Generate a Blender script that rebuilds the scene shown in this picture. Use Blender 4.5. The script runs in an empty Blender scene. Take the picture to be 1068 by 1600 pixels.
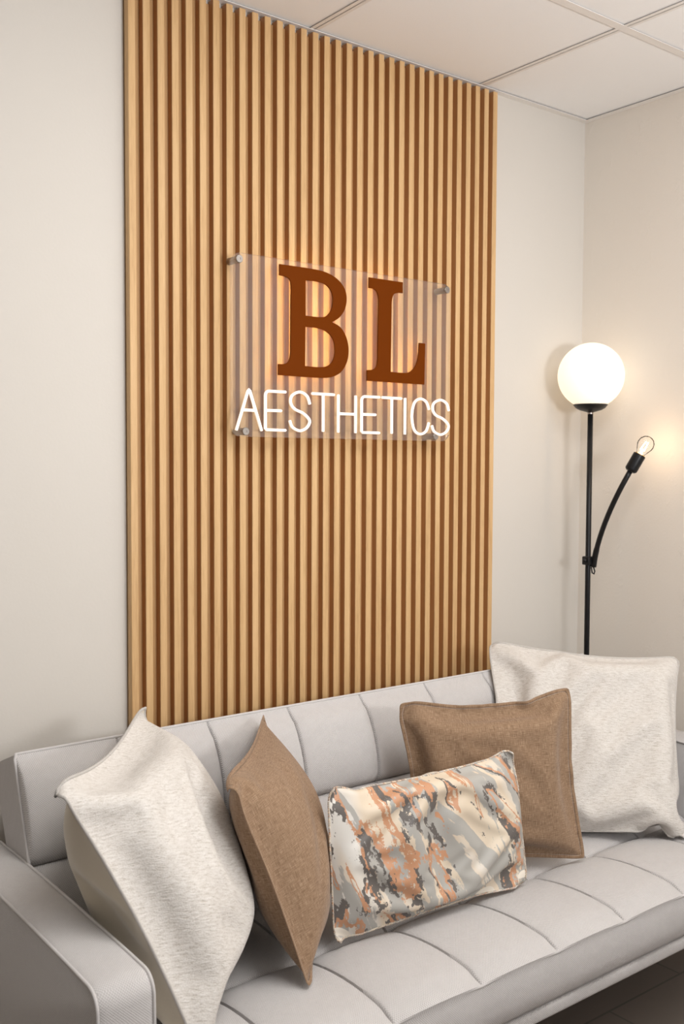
import bpy, bmesh, math, random
import numpy as np
from mathutils import Vector, Matrix
from mathutils.bvhtree import BVHTree

C = bpy.context.scene
COL = C.collection
PI = math.pi

# ------------------------------------------------------------------ camera
cam_pos = Vector((-2.6064, -2.0986, 1.35))
yaw, pitch, roll, fpx = 0.660744, -0.048968, 0.0040817, 1567.85
F = Vector((math.sin(yaw) * math.cos(pitch), math.cos(yaw) * math.cos(pitch), math.sin(pitch)))
R = Vector((math.cos(yaw), -math.sin(yaw), 0)); U = R.cross(F)
R2 = R * math.cos(roll) + U * math.sin(roll); U2 = -R * math.sin(roll) + U * math.cos(roll)
cd = bpy.data.cameras.new('camera'); cam = bpy.data.objects.new('camera', cd); COL.objects.link(cam)
cam.matrix_world = Matrix(((R2.x, U2.x, -F.x, cam_pos.x), (R2.y, U2.y, -F.y, cam_pos.y), (R2.z, U2.z, -F.z, cam_pos.z), (0, 0, 0, 1)))
cd.sensor_fit = 'VERTICAL'; cd.sensor_height = 36; cd.sensor_width = 24; cd.lens = 36 * fpx / 1600
cd.clip_start = 0.05
cd.dof.use_dof = True; cd.dof.focus_distance = 2.35; cd.dof.aperture_fstop = 6.3
C.camera = cam

# ------------------------------------------------------------------ world, lights, exposure
w = bpy.data.worlds.new('world'); C.world = w; w.use_nodes = True
w.node_tree.nodes['Background'].inputs[0].default_value = (0.98, 0.99, 1.0, 1)
w.node_tree.nodes['Background'].inputs[1].default_value = 0.42

def area(name, loc, target, sx, sy, power, col):
    l = bpy.data.lights.new(name, 'AREA'); l.shape = 'RECTANGLE'; l.size = sx; l.size_y = sy; l.energy = power; l.color = col
    o = bpy.data.objects.new(name, l); COL.objects.link(o); o.location = loc
    o.rotation_euler = (Vector(target) - Vector(loc)).to_track_quat('-Z', 'Y').to_euler()
    return o
area('window_daylight', (-0.75, -4.2, 1.75), (-1.2, -0.2, 1.0), 1.6, 1.7, 15, (0.99, 0.99, 1.0))
area('top_fill_light', (-1.35, -1.5, 2.42), (-1.35, -1.5, 0), 1.2, 0.6, 26, (1.0, 0.98, 0.95))  # added fill from above, out of frame, to brighten the seat
area('ceiling_fill_light', (-1.25, -2.7, 1.45), (-1.15, -2.1, 2.43), 0.5, 0.5, 56, (0.98, 0.985, 1.0))  # added up-facing fill, out of view, to brighten the ceiling
C.view_settings.view_transform = 'Standard'; C.view_settings.look = 'None'
C.view_settings.gamma = 1; C.view_settings.use_curve_mapping = False
C.view_settings.exposure = -0.2
C.cycles.use_denoising = True
C.cycles.max_bounces = 10; C.cycles.transparent_max_bounces = 16
C.cycles.caustics_reflective = False; C.cycles.caustics_refractive = False
C.cycles.sample_clamp_indirect = 6

# ------------------------------------------------------------------ materials
def newmat(name):
    m = bpy.data.materials.new(name); m.use_nodes = True
    nt = m.node_tree; b = nt.nodes['Principled BSDF']
    return m, nt, b
def N(nt, typ, **kw):
    n = nt.nodes.new(typ)
    for k, v in kw.items():
        if hasattr(n, k): setattr(n, k, v)
        else: n.inputs[k.replace('_', ' ')].default_value = v
    return n
def L(nt, a, b): nt.links.new(a, b)
def mathn(nt, op, a, b=None, c=None, clamp=False):
    n = nt.nodes.new('ShaderNodeMath'); n.operation = op; n.use_clamp = clamp
    for i, v in enumerate((a, b, c)):
        if v is None: continue
        if isinstance(v, (int, float)): n.inputs[i].default_value = v
        else: nt.links.new(v, n.inputs[i])
    return n.outputs[0]
def ramp(nt, fac, stops):
    r = nt.nodes.new('ShaderNodeValToRGB'); e = r.color_ramp.elements
    while len(e) < len(stops): e.new(0.5)
    for k, (p, c) in enumerate(stops):
        e[k].position = p; e[k].color = (*c, 1) if len(c) == 3 else c
    nt.links.new(fac, r.inputs[0]); return r.outputs[0]
def mixc(nt, fac, a, b, mode='MIX'):
    n = nt.nodes.new('ShaderNodeMix'); n.data_type = 'RGBA'; n.blend_type = mode
    for i, v in ((0, fac), (6, a), (7, b)):
        if isinstance(v, (int, float)): n.inputs[i].default_value = v
        elif isinstance(v, tuple): n.inputs[i].default_value = (*v, 1)
        else: nt.links.new(v, n.inputs[i])
    return n.outputs[2]
def coords(nt, kind='Object', scale=(1, 1, 1), rot=(0, 0, 0)):
    t = nt.nodes.new('ShaderNodeTexCoord'); m = nt.nodes.new('ShaderNodeMapping')
    m.inputs['Scale'].default_value = scale; m.inputs['Rotation'].default_value = rot
    nt.links.new(t.outputs[kind], m.inputs[0]); return m.outputs[0]
def noise(nt, vec, scale, detail=3, rough=0.5, dist=0.0):
    n = nt.nodes.new('ShaderNodeTexNoise'); n.inputs['Scale'].default_value = scale
    n.inputs['Detail'].default_value = detail; n.inputs['Roughness'].default_value = rough
    n.inputs['Distortion'].default_value = dist
    nt.links.new(vec, n.inputs['Vector']); return n.outputs['Fac']
def bump(nt, b, height, strength=0.3, dist=0.002):
    n = nt.nodes.new('ShaderNodeBump'); n.inputs['Strength'].default_value = strength; n.inputs['Distance'].default_value = dist
    nt.links.new(height, n.inputs['Height']); nt.links.new(n.outputs[0], b.inputs['Normal'])

def flat(name, col, rough=0.5, metal=0.0, spec=0.5, emit=None, estr=0):
    m, nt, b = newmat(name)
    b.inputs['Base Color'].default_value = (*col, 1); b.inputs['Roughness'].default_value = rough
    b.inputs['Metallic'].default_value = metal; b.inputs['Specular IOR Level'].default_value = spec
    if emit: b.inputs['Emission Color'].default_value = (*emit, 1); b.inputs['Emission Strength'].default_value = estr
    return m

def plaster(name, col, amp=0.12, spots=False):
    m, nt, b = newmat(name); v = coords(nt)
    n1 = noise(nt, v, 140, 3); n2 = noise(nt, v, 6, 3)
    c = mixc(nt, mathn(nt, 'MULTIPLY', n2, 0.06), col, tuple(x * 0.8 for x in col)); L(nt, c, b.inputs['Base Color'])
    h = mathn(nt, 'ADD', mathn(nt, 'MULTIPLY', n1, 0.5), mathn(nt, 'MULTIPLY', n2, 1.5))
    if spots:
        vv = coords(nt, scale=(1, 1, 0.55)); n3 = noise(nt, vv, 22, 4, 0.6, 0.4)
        h = mathn(nt, 'ADD', h, mathn(nt, 'MULTIPLY', ramp(nt, n3, [(0.60, (0, 0, 0)), (0.72, (1, 1, 1))]), 1.1))
    bump(nt, b, h, amp, 0.003); b.inputs['Roughness'].default_value = 0.75; b.inputs['Specular IOR Level'].default_value = 0.25
    return m
M_wall = plaster('wall_paint', (0.655, 0.615, 0.562)); M_wall_r = plaster('textured_wall_paint', (0.79, 0.735, 0.665), 0.22, True)

def tile_mat():
    m, nt, b = newmat('ceiling_tile'); v = coords(nt)
    n = noise(nt, v, 260, 4, 0.7); c = mixc(nt, n, (0.92, 0.91, 0.90), (0.88, 0.87, 0.86)); L(nt, c, b.inputs['Base Color'])
    bump(nt, b, n, 0.25, 0.0015); b.inputs['Roughness'].default_value = 0.85; b.inputs['Specular IOR Level'].default_value = 0.15
    return m
M_tile = tile_mat(); M_grid = flat('ceiling_grid_metal', (0.80, 0.76, 0.72), 0.5, 0, 0.35)
M_black_gap = flat('plenum_dark', (0.03, 0.028, 0.025), 0.9)

def wood_mat(name, c1, c2, c3):
    m, nt, b = newmat(name)
    oi = nt.nodes.new('ShaderNodeTexCoord'); uv = oi.outputs['UV']
    mp = nt.nodes.new('ShaderNodeMapping'); mp.inputs['Scale'].default_value = (1, 0.045, 1); L(nt, uv, mp.inputs[0]); v = mp.outputs[0]
    n1 = noise(nt, v, 55, 4, 0.6, 0.6); n2 = noise(nt, v, 420, 3, 0.6)
    f = mathn(nt, 'ADD', mathn(nt, 'MULTIPLY', n1, 0.6), mathn(nt, 'MULTIPLY', n2, 0.4))
    c = ramp(nt, f, [(0.32, c3), (0.5, c1), (0.68, c2)]); L(nt, c, b.inputs['Base Color'])
    bump(nt, b, n2, 0.08, 0.001); b.inputs['Roughness'].default_value = 0.5; b.inputs['Specular IOR Level'].default_value = 0.35
    return m
M_oak = wood_mat('light_oak_veneer', (0.62, 0.395, 0.19), (0.69, 0.455, 0.235), (0.50, 0.295, 0.13))
M_groove = wood_mat('groove_shaded_oak', (0.50, 0.295, 0.13), (0.55, 0.33, 0.15), (0.42, 0.24, 0.095))  # same oak, darkened: the groove floor's shade is put into the colour
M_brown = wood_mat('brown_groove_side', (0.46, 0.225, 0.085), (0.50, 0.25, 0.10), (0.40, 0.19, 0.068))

def weave_mat(name, c1, c2, pitch=0.0036, amp=0.5, nscale=60, slub=0.25):
    """basket weave in metres on the UV map"""
    m, nt, b = newmat(name); t = nt.nodes.new('ShaderNodeTexCoord')
    sp = nt.nodes.new('ShaderNodeSeparateXYZ'); L(nt, t.outputs['UV'], sp.inputs[0])
    k = 2 * PI / pitch
    sx = mathn(nt, 'SINE', mathn(nt, 'MULTIPLY', sp.outputs[0], k)); sy = mathn(nt, 'SINE', mathn(nt, 'MULTIPLY', sp.outputs[1], k))
    h = mathn(nt, 'MULTIPLY_ADD', mathn(nt, 'MULTIPLY', sx, sy), 0.5, 0.5)
    n1 = noise(nt, t.outputs['UV'], nscale, 3); n2 = noise(nt, t.outputs['UV'], 900, 2, 0.7)
    f = mathn(nt, 'ADD', mathn(nt, 'MULTIPLY', h, 0.55), mathn(nt, 'ADD', mathn(nt, 'MULTIPLY', n2, 0.45), mathn(nt, 'MULTIPLY', n1, slub)))
    L(nt, ramp(nt, f, [(0.2, c2), (0.85, c1)]), b.inputs['Base Color'])
    bump(nt, b, mathn(nt, 'ADD', h, n2), amp, 0.0008)
    b.inputs['Roughness'].default_value = 0.9; b.inputs['Specular IOR Level'].default_value = 0.15
    b.inputs['Sheen Weight'].default_value = 0.12; b.inputs['Sheen Roughness'].default_value = 0.5
    return m
M_sofa = weave_mat('sofa_grey_weave', (0.69, 0.665, 0.655), (0.40, 0.38, 0.372), pitch=0.0042, amp=0.8, slub=0.12)
M_piping = flat('sofa_piping', (0.50, 0.45, 0.42), 0.9, 0, 0.1)

def linen_mat():
    m, nt, b = newmat('brown_linen'); t = nt.nodes.new('ShaderNodeTexCoord'); uv = t.outputs['UV']
    def streak(s, ang):
        mp = nt.nodes.new('ShaderNodeMapping'); mp.inputs['Scale'].default_value = s; L(nt, uv, mp.inputs[0])
        return noise(nt, mp.outputs[0], 1.0, 3, 0.6)
    a = streak((900, 60, 1), 0); c_ = streak((60, 900, 1), 0)
    f = mathn(nt, 'ADD', mathn(nt, 'MULTIPLY', a, 0.5), mathn(nt, 'MULTIPLY', c_, 0.5))
    L(nt, ramp(nt, f, [(0.36, (0.17, 0.10, 0.056)), (0.5, (0.265, 0.168, 0.102)), (0.64, (0.40, 0.28, 0.185))]), b.inputs['Base Color'])
    bump(nt, b, f, 0.5, 0.001); b.inputs['Roughness'].default_value = 0.85; b.inputs['Specular IOR Level'].default_value = 0.2
    b.inputs['Sheen Weight'].default_value = 0.15
    return m
M_linen = linen_mat()

def chenille_mat(name, rot):
    m, nt, b = newmat(name); t = nt.nodes.new('ShaderNodeTexCoord'); uv = t.outputs['UV']
    mp = nt.nodes.new('ShaderNodeMapping'); mp.inputs['Scale'].default_value = (70, 330, 1)
    r0 = nt.nodes.new('ShaderNodeMapping'); r0.inputs['Rotation'].default_value = (0, 0, rot); L(nt, uv, r0.inputs[0]); L(nt, r0.outputs[0], mp.inputs[0])
    n1 = noise(nt, mp.outputs[0], 1.0, 4, 0.65, 0.5)
    mp2 = nt.nodes.new('ShaderNodeMapping'); mp2.inputs['Scale'].default_value = (420, 420, 1); L(nt, uv, mp2.inputs[0])
    n2 = noise(nt, mp2.outputs[0], 1.0, 2, 0.6)
    f = mathn(nt, 'ADD', mathn(nt, 'MULTIPLY', n1, 0.65), mathn(nt, 'MULTIPLY', n2, 0.35))
    L(nt, ramp(nt, f, [(0.34, (0.47, 0.425, 0.375)), (0.47, (0.635, 0.595, 0.55)), (0.66, (0.76, 0.73, 0.695))]), b.inputs['Base Color'])
    bump(nt, b, f, 0.8, 0.0028); b.inputs['Roughness'].default_value = 0.95; b.inputs['Specular IOR Level'].default_value = 0.1
    b.inputs['Sheen Weight'].default_value = 0.2
    return m
M_chen = chenille_mat('cream_chenille', 0.0); M_chen2 = chenille_mat('cream_chenille_slanted', 0.5)
def velvet():
    m, nt, b = newmat('beige_velvet'); v = coords(nt, 'UV'); n = noise(nt, v, 500, 2)
    L(nt, mixc(nt, n, (0.62, 0.55, 0.43), (0.69, 0.62, 0.50)), b.inputs['Base Color']); b.inputs['Roughness'].default_value = 0.7
    b.inputs['Sheen Weight'].default_value = 0.5; b.inputs['Specular IOR Level'].default_value = 0.2
    return m
M_velvet = velvet()

def marble_mat():
    """woven jacquard: cream ground, grey pools, copper veins edged with charcoal fray"""
    m, nt, b = newmat('marbled_jacquard'); t = nt.nodes.new('ShaderNodeTexCoord'); uv = t.outputs['UV']
    mp = nt.nodes.new('ShaderNodeMapping'); mp.inputs['Scale'].default_value = (1, 0.30, 1)
    r0 = nt.nodes.new('ShaderNodeMapping'); r0.inputs['Rotation'].default_value = (0, 0, -0.42); r0.inputs['Location'].default_value = (0.31, 0.17, 0); L(nt, uv, r0.inputs[0])
    L(nt, r0.outputs[0], mp.inputs[0]); v = mp.outputs[0]
    mf = nt.nodes.new('ShaderNodeMapping'); mf.inputs['Scale'].default_value = (1, 0.6, 1); L(nt, r0.outputs[0], mf.inputs[0])
    big = noise(nt, v, 8.5, 3, 0.5, 1.0); fray = noise(nt, mf.outputs[0], 75, 4, 0.75)
    b2 = noise(nt, v, 10, 4, 0.6, 1.3); b3 = noise(nt, v, 6, 2, 0.5, 0.8)
    fr = mathn(nt, 'MULTIPLY', mathn(nt, 'SUBTRACT', fray, 0.5), 0.10)
    big_f = mathn(nt, 'ADD', big, fr); b2_f = mathn(nt, 'ADD', b2, fr)
    ground = ramp(nt, b3, [(0.40, (0.70, 0.675, 0.63)), (0.50, (0.66, 0.55, 0.42)), (0.58, (0.70, 0.60, 0.47))])
    grey = ramp(nt, b2_f, [(0.50, (0, 0, 0)), (0.515, (1, 1, 1)), (0.64, (1, 1, 1)), (0.655, (0, 0, 0))])
    col = mixc(nt, grey, ground, (0.40, 0.385, 0.355))
    d = mathn(nt, 'ABSOLUTE', mathn(nt, 'SUBTRACT', big_f, 0.5))
    # charcoal fray next to veins
    fine = noise(nt, mf.outputs[0], 290, 3, 0.8)
    near = ramp(nt, mathn(nt, 'ABSOLUTE', mathn(nt, 'SUBTRACT', big_f, 0.522)), [(0.0, (1, 1, 1)), (0.062, (0, 0, 0))])
    ch = mathn(nt, 'GREATER_THAN', mathn(nt, 'MULTIPLY', near, mathn(nt, 'ADD', fine, 0.16)), 0.36)
    ch = mathn(nt, 'MULTIPLY', ch, mathn(nt, 'GREATER_THAN', mathn(nt, 'ADD', noise(nt, mf.outputs[0], 26, 3, 0.7), fr), 0.50))
    col = mixc(nt, ch, col, (0.13, 0.115, 0.105))
    vein = mathn(nt, 'LESS_THAN', d, 0.0125); col = mixc(nt, vein, col, (0.55, 0.285, 0.16))
    b4 = noise(nt, v, 15, 3, 0.55, 0.8)
    v2 = mathn(nt, 'MULTIPLY', mathn(nt, 'LESS_THAN', mathn(nt, 'ABSOLUTE', mathn(nt, 'SUBTRACT', mathn(nt, 'ADD', b4, fr), 0.665)), 0.014), 1.0)
    col = mixc(nt, v2, col, (0.55, 0.285, 0.16))
    L(nt, col, b.inputs['Base Color'])
    b.inputs['Roughness'].default_value = 0.42; b.inputs['Specular IOR Level'].default_value = 0.45
    bump(nt, b, noise(nt, uv, 700, 2), 0.15, 0.0006)
    return m
M_marble = marble_mat(); M_cream = flat('cream_sateen', (0.72, 0.66, 0.57), 0.6, 0, 0.3)

def acrylic():
    m = bpy.data.materials.new('clear_acrylic'); m.use_nodes = True; nt = m.node_tree; nt.nodes.clear()
    out = nt.nodes.new('ShaderNodeOutputMaterial'); tr = nt.nodes.new('ShaderNodeBsdfTransparent'); tr.inputs[0].default_value = (0.99, 0.98, 0.97, 1)
    gl = nt.nodes.new('ShaderNodeBsdfGlossy'); gl.inputs['Roughness'].default_value = 0.03
    df = nt.nodes.new('ShaderNodeBsdfDiffuse'); df.inputs[0].default_value = (0.9, 0.84, 0.78, 1)  # pale diffuse veil painted in for the haze of room reflections
    fr = nt.nodes.new('ShaderNodeFresnel'); fr.inputs[0].default_value = 1.3
    m1 = nt.nodes.new('ShaderNodeMixShader'); m2 = nt.nodes.new('ShaderNodeMixShader'); m1.inputs[0].default_value = 0.045
    L(nt, tr.outputs[0], m1.inputs[1]); L(nt, df.outputs[0], m1.inputs[2]); L(nt, fr.outputs[0], m2.inputs[0])
    L(nt, m1.outputs[0], m2.inputs[1]); L(nt, gl.outputs[0], m2.inputs[2]); L(nt, m2.outputs[0], out.inputs[0])
    return m
M_acr = acrylic()
def bulb_glass():
    m = bpy.data.materials.new('bulb_glass'); m.use_nodes = True; nt = m.node_tree; nt.nodes.clear()
    out = nt.nodes.new('ShaderNodeOutputMaterial'); tr = nt.nodes.new('ShaderNodeBsdfTransparent')
    gl = nt.nodes.new('ShaderNodeBsdfGlossy'); gl.inputs['Roughness'].default_value = 0.02
    fr = nt.nodes.new('ShaderNodeFresnel'); fr.inputs[0].default_value = 1.12
    m2 = nt.nodes.new('ShaderNodeMixShader'); L(nt, fr.outputs[0], m2.inputs[0]); L(nt, tr.outputs[0], m2.inputs[1]); L(nt, gl.outputs[0], m2.inputs[2]); L(nt, m2.outputs[0], out.inputs[0])
    return m
M_bulb = bulb_glass()
M_steel = flat('brushed_steel', (0.36, 0.33, 0.31), 0.35, 1.0)
M_letter = flat('amber_brown_acrylic', (0.135, 0.027, 0.0), 0.45, 0, 0.05)
M_letter_back = flat('clear_letter_edge', (0.75, 0.66, 0.55), 0.3)
M_led = flat('warm_led_strip', (0.9, 0.6, 0.3), 0.5, 0, 0.2, (1.0, 0.62, 0.19), 15.0)
M_neon = flat('white_neon_silicone', (0.95, 0.88, 0.80), 0.5, 0, 0.3, (1.0, 0.86, 0.72), 0.8)
M_black = flat('satin_black_metal', (0.012, 0.012, 0.013), 0.38, 0.3, 0.4)
M_globe = flat('opal_glass', (0.9, 0.88, 0.85), 0.12, 0, 0.5, (1.0, 0.82, 0.60), 0.85)
M_fil = flat('led_filament', (1, 0.8, 0.5), 0.5, 0, 0.2, (1.0, 0.78, 0.5), 16.0)
M_brass = flat('gold_socket_ring', (0.85, 0.55, 0.22), 0.25, 0.8)
M_ceramic = flat('white_bulb_stem', (0.85, 0.8, 0.7), 0.3)
def floor_mat():
    m, nt, b = newmat('floor_tile'); v = coords(nt)
    br = nt.nodes.new('ShaderNodeTexBrick'); br.offset = 0.5; br.inputs['Scale'].default_value = 1.0
    br.inputs['Brick Width'].default_value = 0.6; br.inputs['Row Height'].default_value = 0.3; br.inputs['Mortar Size'].default_value = 0.003
    br.inputs['Color1'].default_value = (0.17, 0.14, 0.12, 1); br.inputs['Color2'].default_value = (0.20, 0.165, 0.14, 1); br.inputs['Mortar'].default_value = (0.10, 0.085, 0.075, 1)
    L(nt, v, br.inputs['Vector']); n = noise(nt, v, 9, 4)
    L(nt, mixc(nt, mathn(nt, 'MULTIPLY', n, 0.4), br.outputs[0], (0.26, 0.22, 0.19)), b.inputs['Base Color']); b.inputs['Roughness'].default_value = 0.5
    return m
M_floor = floor_mat()

# ------------------------------------------------------------------ mesh helpers
def link(name, me, mats, parent=None, smooth=True):
    o = bpy.data.objects.new(name, me)
    for m in (mats if isinstance(mats, (list, tuple)) else [mats]): me.materials.append(m)
    COL.objects.link(o)
    if parent: o.parent = parent
    if smooth: me.shade_smooth()
    return o
def from_bm(name, bm, mats, parent=None, smooth=True, autosmooth=None):
    me = bpy.data.meshes.new(name); bm.normal_update(); bm.to_mesh(me); bm.free()
    o = link(name, me, mats, parent, smooth)
    if autosmooth: me.set_sharp_from_angle(angle=math.radians(autosmooth))
    return o
def from_py(name, vs, fs, mats, parent=None, smooth=True, uvs=None, midx=None):
    me = bpy.data.meshes.new(name); me.from_pydata([tuple(v) for v in vs], [], fs)
    if uvs is not None:
        lay = me.uv_layers.new(name='UVMap'); li = np.empty(len(me.loops), dtype=np.int32); me.loops.foreach_get('vertex_index', li)
        lay.data.foreach_set('uv', np.asarray(uvs, dtype=np.float32)[li].ravel())
    o = link(name, me, mats, parent, smooth)
    if midx is not None: me.polygons.foreach_set('material_index', midx)
    me.update(); return o
def boxuv(me):
    lay = me.uv_layers.new(name='UVMap')
    for p in me.polygons:
        n = p.normal; a = max(range(3), key=lambda i: abs(n[i]))
        ij = ((1, 2), (0, 2), (0, 1))[a]
        for li in p.loop_indices:
            c = me.vertices[me.loops[li].vertex_index].co; lay.data[li].uv = (c[ij[0]], c[ij[1]])
def rbox(name, lo, hi, r, mats, parent=None, seg=3, loc=None):
    bm = bmesh.new(); bmesh.ops.create_cube(bm, size=1)
    for v in bm.verts:
        for i in range(3): v.co[i] = lo[i] if v.co[i] < 0 else hi[i]
    if r: bmesh.ops.bevel(bm, geom=bm.edges[:], offset=r, segments=seg, profile=0.5, affect='EDGES')
    o = from_bm(name, bm, mats, parent, True, 40); boxuv(o.data)
    return o
def tube(pts, r, seg=10, closed=False, cap=True, scale_n=1.0, nrm=None):
    """returns verts, faces; scale_n squashes along the given normal"""
    P = [Vector(p) for p in pts]; n = len(P); vs = []; fs = []
    up = None; rr = r if hasattr(r, '__len__') else [r] * n
    for i in range(n):
        a = P[(i - 1) % n] if (closed or i > 0) else P[i]; b = P[(i + 1) % n] if (closed or i < n - 1) else P[i]
        t = (b - a).normalized()
        if up is None:
            up = Vector(nrm) if nrm is not None else (Vector((0, 0, 1)) if abs(t.z) < 0.9 else Vector((0, 1, 0)))
        s = t.cross(up).normalized(); up = s.cross(t).normalized()
        for k in range(seg):
            an = 2 * PI * k / seg; vs.append(P[i] + s * math.cos(an) * rr[i] + up * math.sin(an) * rr[i] * scale_n)
    m = n if closed else n - 1
    for i in range(m):
        for k in range(seg):
            a = i * seg + k; b = i * seg + (k + 1) % seg; j = ((i + 1) % n) * seg
            fs.append((a, b, j + (k + 1) % seg, j + k))
    if cap and not closed:
        fs.append(tuple(range(seg))[::-1]); fs.append(tuple((n - 1) * seg + k for k in range(seg)))
    return vs, fs
def add_tube(name, pts, r, mat, parent=None, **kw):
    vs, fs = tube(pts, r, **kw); return from_py(name, vs, fs, mat, parent)
def merge(lst):
    V = []; Fs = []
    for vs, fs in lst:
        k = len(V); V += list(vs); Fs += [tuple(i + k for i in f) for f in fs]
    return V, Fs
def lathe(name, prof, mat, parent=None, seg=48, origin=(0, 0, 0), axis=(0, 0, 1)):
    q = Vector((0, 0, 1)).rotation_difference(Vector(axis)); vs = []; fs = []
    for (r, z) in prof:
        for k in range(seg):
            a = 2 * PI * k / seg; vs.append(q @ Vector((max(r, 1e-5) * math.cos(a), max(r, 1e-5) * math.sin(a), z)) + Vector(origin))
    for i in range(len(prof) - 1):
        for k in range(seg):
            fs.append((i * seg + k, i * seg + (k + 1) % seg, (i + 1) * seg + (k + 1) % seg, (i + 1) * seg + k))
    bm = bmesh.new(); me = bpy.data.meshes.new(name); me.from_pydata([tuple(v) for v in vs], [], fs); bm.from_mesh(me)
    bmesh.ops.remove_doubles(bm, verts=bm.verts, dist=2e-5); bm.to_mesh(me); bm.free()
    o = link(name, me, mat, parent); me.set_sharp_from_angle(angle=math.radians(38)); return o
def thing(name, label, cat, loc=(0, 0, 0), group=None):
    o = bpy.data.objects.new(name, None); o.empty_display_size = 0.05; COL.objects.link(o); o.location = loc
    o['label'] = label; o['category'] = cat
    if group: o['group'] = group
    return o
def struct(o): o['kind'] = 'structure'; return o
def settle(root):
    """children were built in world space: move them relative to the base point of the thing"""
    T = Matrix.Translation(root.location)
    def rec(o):
        for c in o.children: c.matrix_parent_inverse = Matrix.Identity(4); rec(c)
    rec(root)
    off = root.location
    for c in root.children_recursive:
        if c.type == 'MESH': c.data.transform(Matrix.Translation(-off))

H = 2.435
# ------------------------------------------------------------------ the room
X0, Y0 = -4.6, -5.0
def slab(name, lo, hi, mat): return struct(rbox(name, lo, hi, 0, mat))
slab('wall_back', (X0, 0, 0), (0, 0.12, H + 0.12), M_wall)
slab('wall_right', (0, Y0, 0), (0.12, 0.12, H + 0.12), M_wall_r)
slab('wall_left', (X0 - 0.12, Y0, 0), (X0, 0.12, H + 0.12), M_wall)
slab('floor', (X0, Y0, -0.1), (0, 0, 0), M_floor)

# suspended ceiling: panels lying in a T-bar grid, wall angles along the walls
xs = [0.0] + [-0.487 - 0.6 * k for k in range(7)] + [X0]; ys = [0.0] + [-0.505 - 0.6 * k for k in range(8)] + [Y0]
bm = bmesh.new()
for i in range(len(xs) - 1):
    for j in range(len(ys) - 1):
        x1, x0_, y1, y0_ = xs[i] - 0.005, xs[i + 1] + 0.005, ys[j] - 0.005, ys[j + 1] + 0.005
        r = bmesh.ops.create_cube(bm, size=1)['verts']
        for v in r: v.co = (x0_ if v.co.x < 0 else x1, y0_ if v.co.y < 0 else y1, H + 0.0035 if v.co.z < 0 else H + 0.02)
c_ = from_bm('ceiling', bm, M_tile, None, False); struct(c_)
slab('plenum_sheet', (X0, Y0, H + 0.1), (0, 0, H + 0.11), M_black_gap)  # near-black sheet: darkness of the void above the tiles, painted in
bm = bmesh.new()
def addb(bm, lo, hi):
    for v in bmesh.ops.create_cube(bm, size=1)['verts']: v.co = tuple(lo[i] if v.co[i] < 0 else hi[i] for i in range(3))
for x in xs[1:-1]:
    addb(bm, (x - 0.012, Y0, H), (x + 0.012, 0, H + 0.0012)); addb(bm, (x - 0.001, Y0, H), (x + 0.001, 0, H + 0.03))
for y in ys[1:-1]:
    addb(bm, (X0, y - 0.012, H - 0.0003), (0, y + 0.012, H + 0.001)); addb(bm, (X0, y - 0.001, H), (0, y + 0.001, H + 0.03))
struct(from_bm('trim_1', bm, M_grid, None, False))
bm = bmesh.new(); addb(bm, (X0, -0.022, H - 0.0015), (0, 0, H)); addb(bm, (X0, -0.0016, H), (0, 0, H + 0.022)); struct(from_bm('trim_2', bm, M_grid, None, False))
bm = bmesh.new(); addb(bm, (-0.022, Y0, H - 0.0018), (0, 0, H - 0.0002)); addb(bm, (-0.0016, Y0, H), (0, 0, H + 0.022)); struct(from_bm('trim_3', bm, M_grid, None, False))

# ------------------------------------------------------------------ slatted wall panel
SX0, PITCH, FW, YF, YG, NS = -1.596, 0.03598, 0.0176, -0.025, -0.0055, 33
ZT = H - 0.008
panel = thing('slat_wall_panel', 'light oak slatted feature panel covering the back wall behind the sofa', 'wall panel', (SX0 + 0.585, 0, 0))
bv = 0.0012
vs, fs, uv, mi = [], [], [], []
rnd = random.Random(3)
for s in range(NS):
    a = SX0 + s * PITCH; b = a + FW
    prof = [(a, YG + 0.003), (a, YF + bv), (a + bv, YF), (b - bv, YF), (b, YF + bv), (b, YG + 0.003)]
    k = len(vs); u = 0; off = rnd.uniform(0, 9)
    for j, (x, y) in enumerate(prof):
        if j: u += math.dist(prof[j], prof[j - 1])
        vs += [(x, y, 0.0), (x, y, ZT)]; uv += [(u + off, off), (u + off, off + ZT)]
    for j in range(5):
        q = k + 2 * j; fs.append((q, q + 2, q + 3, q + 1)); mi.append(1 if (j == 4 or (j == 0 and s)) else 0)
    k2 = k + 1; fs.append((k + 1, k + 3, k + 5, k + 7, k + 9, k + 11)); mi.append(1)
me_sl = from_py('slats', vs, fs, [M_oak, M_brown], panel, False, uv, mi)
vs, fs, uv = [], [], []
for (x0_, x1_) in [(SX0, SX0 + (NS - 1) * PITCH + FW)]:
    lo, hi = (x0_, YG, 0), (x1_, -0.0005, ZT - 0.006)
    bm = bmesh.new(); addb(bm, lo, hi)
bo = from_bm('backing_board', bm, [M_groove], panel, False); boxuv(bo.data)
settle(panel)

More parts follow.
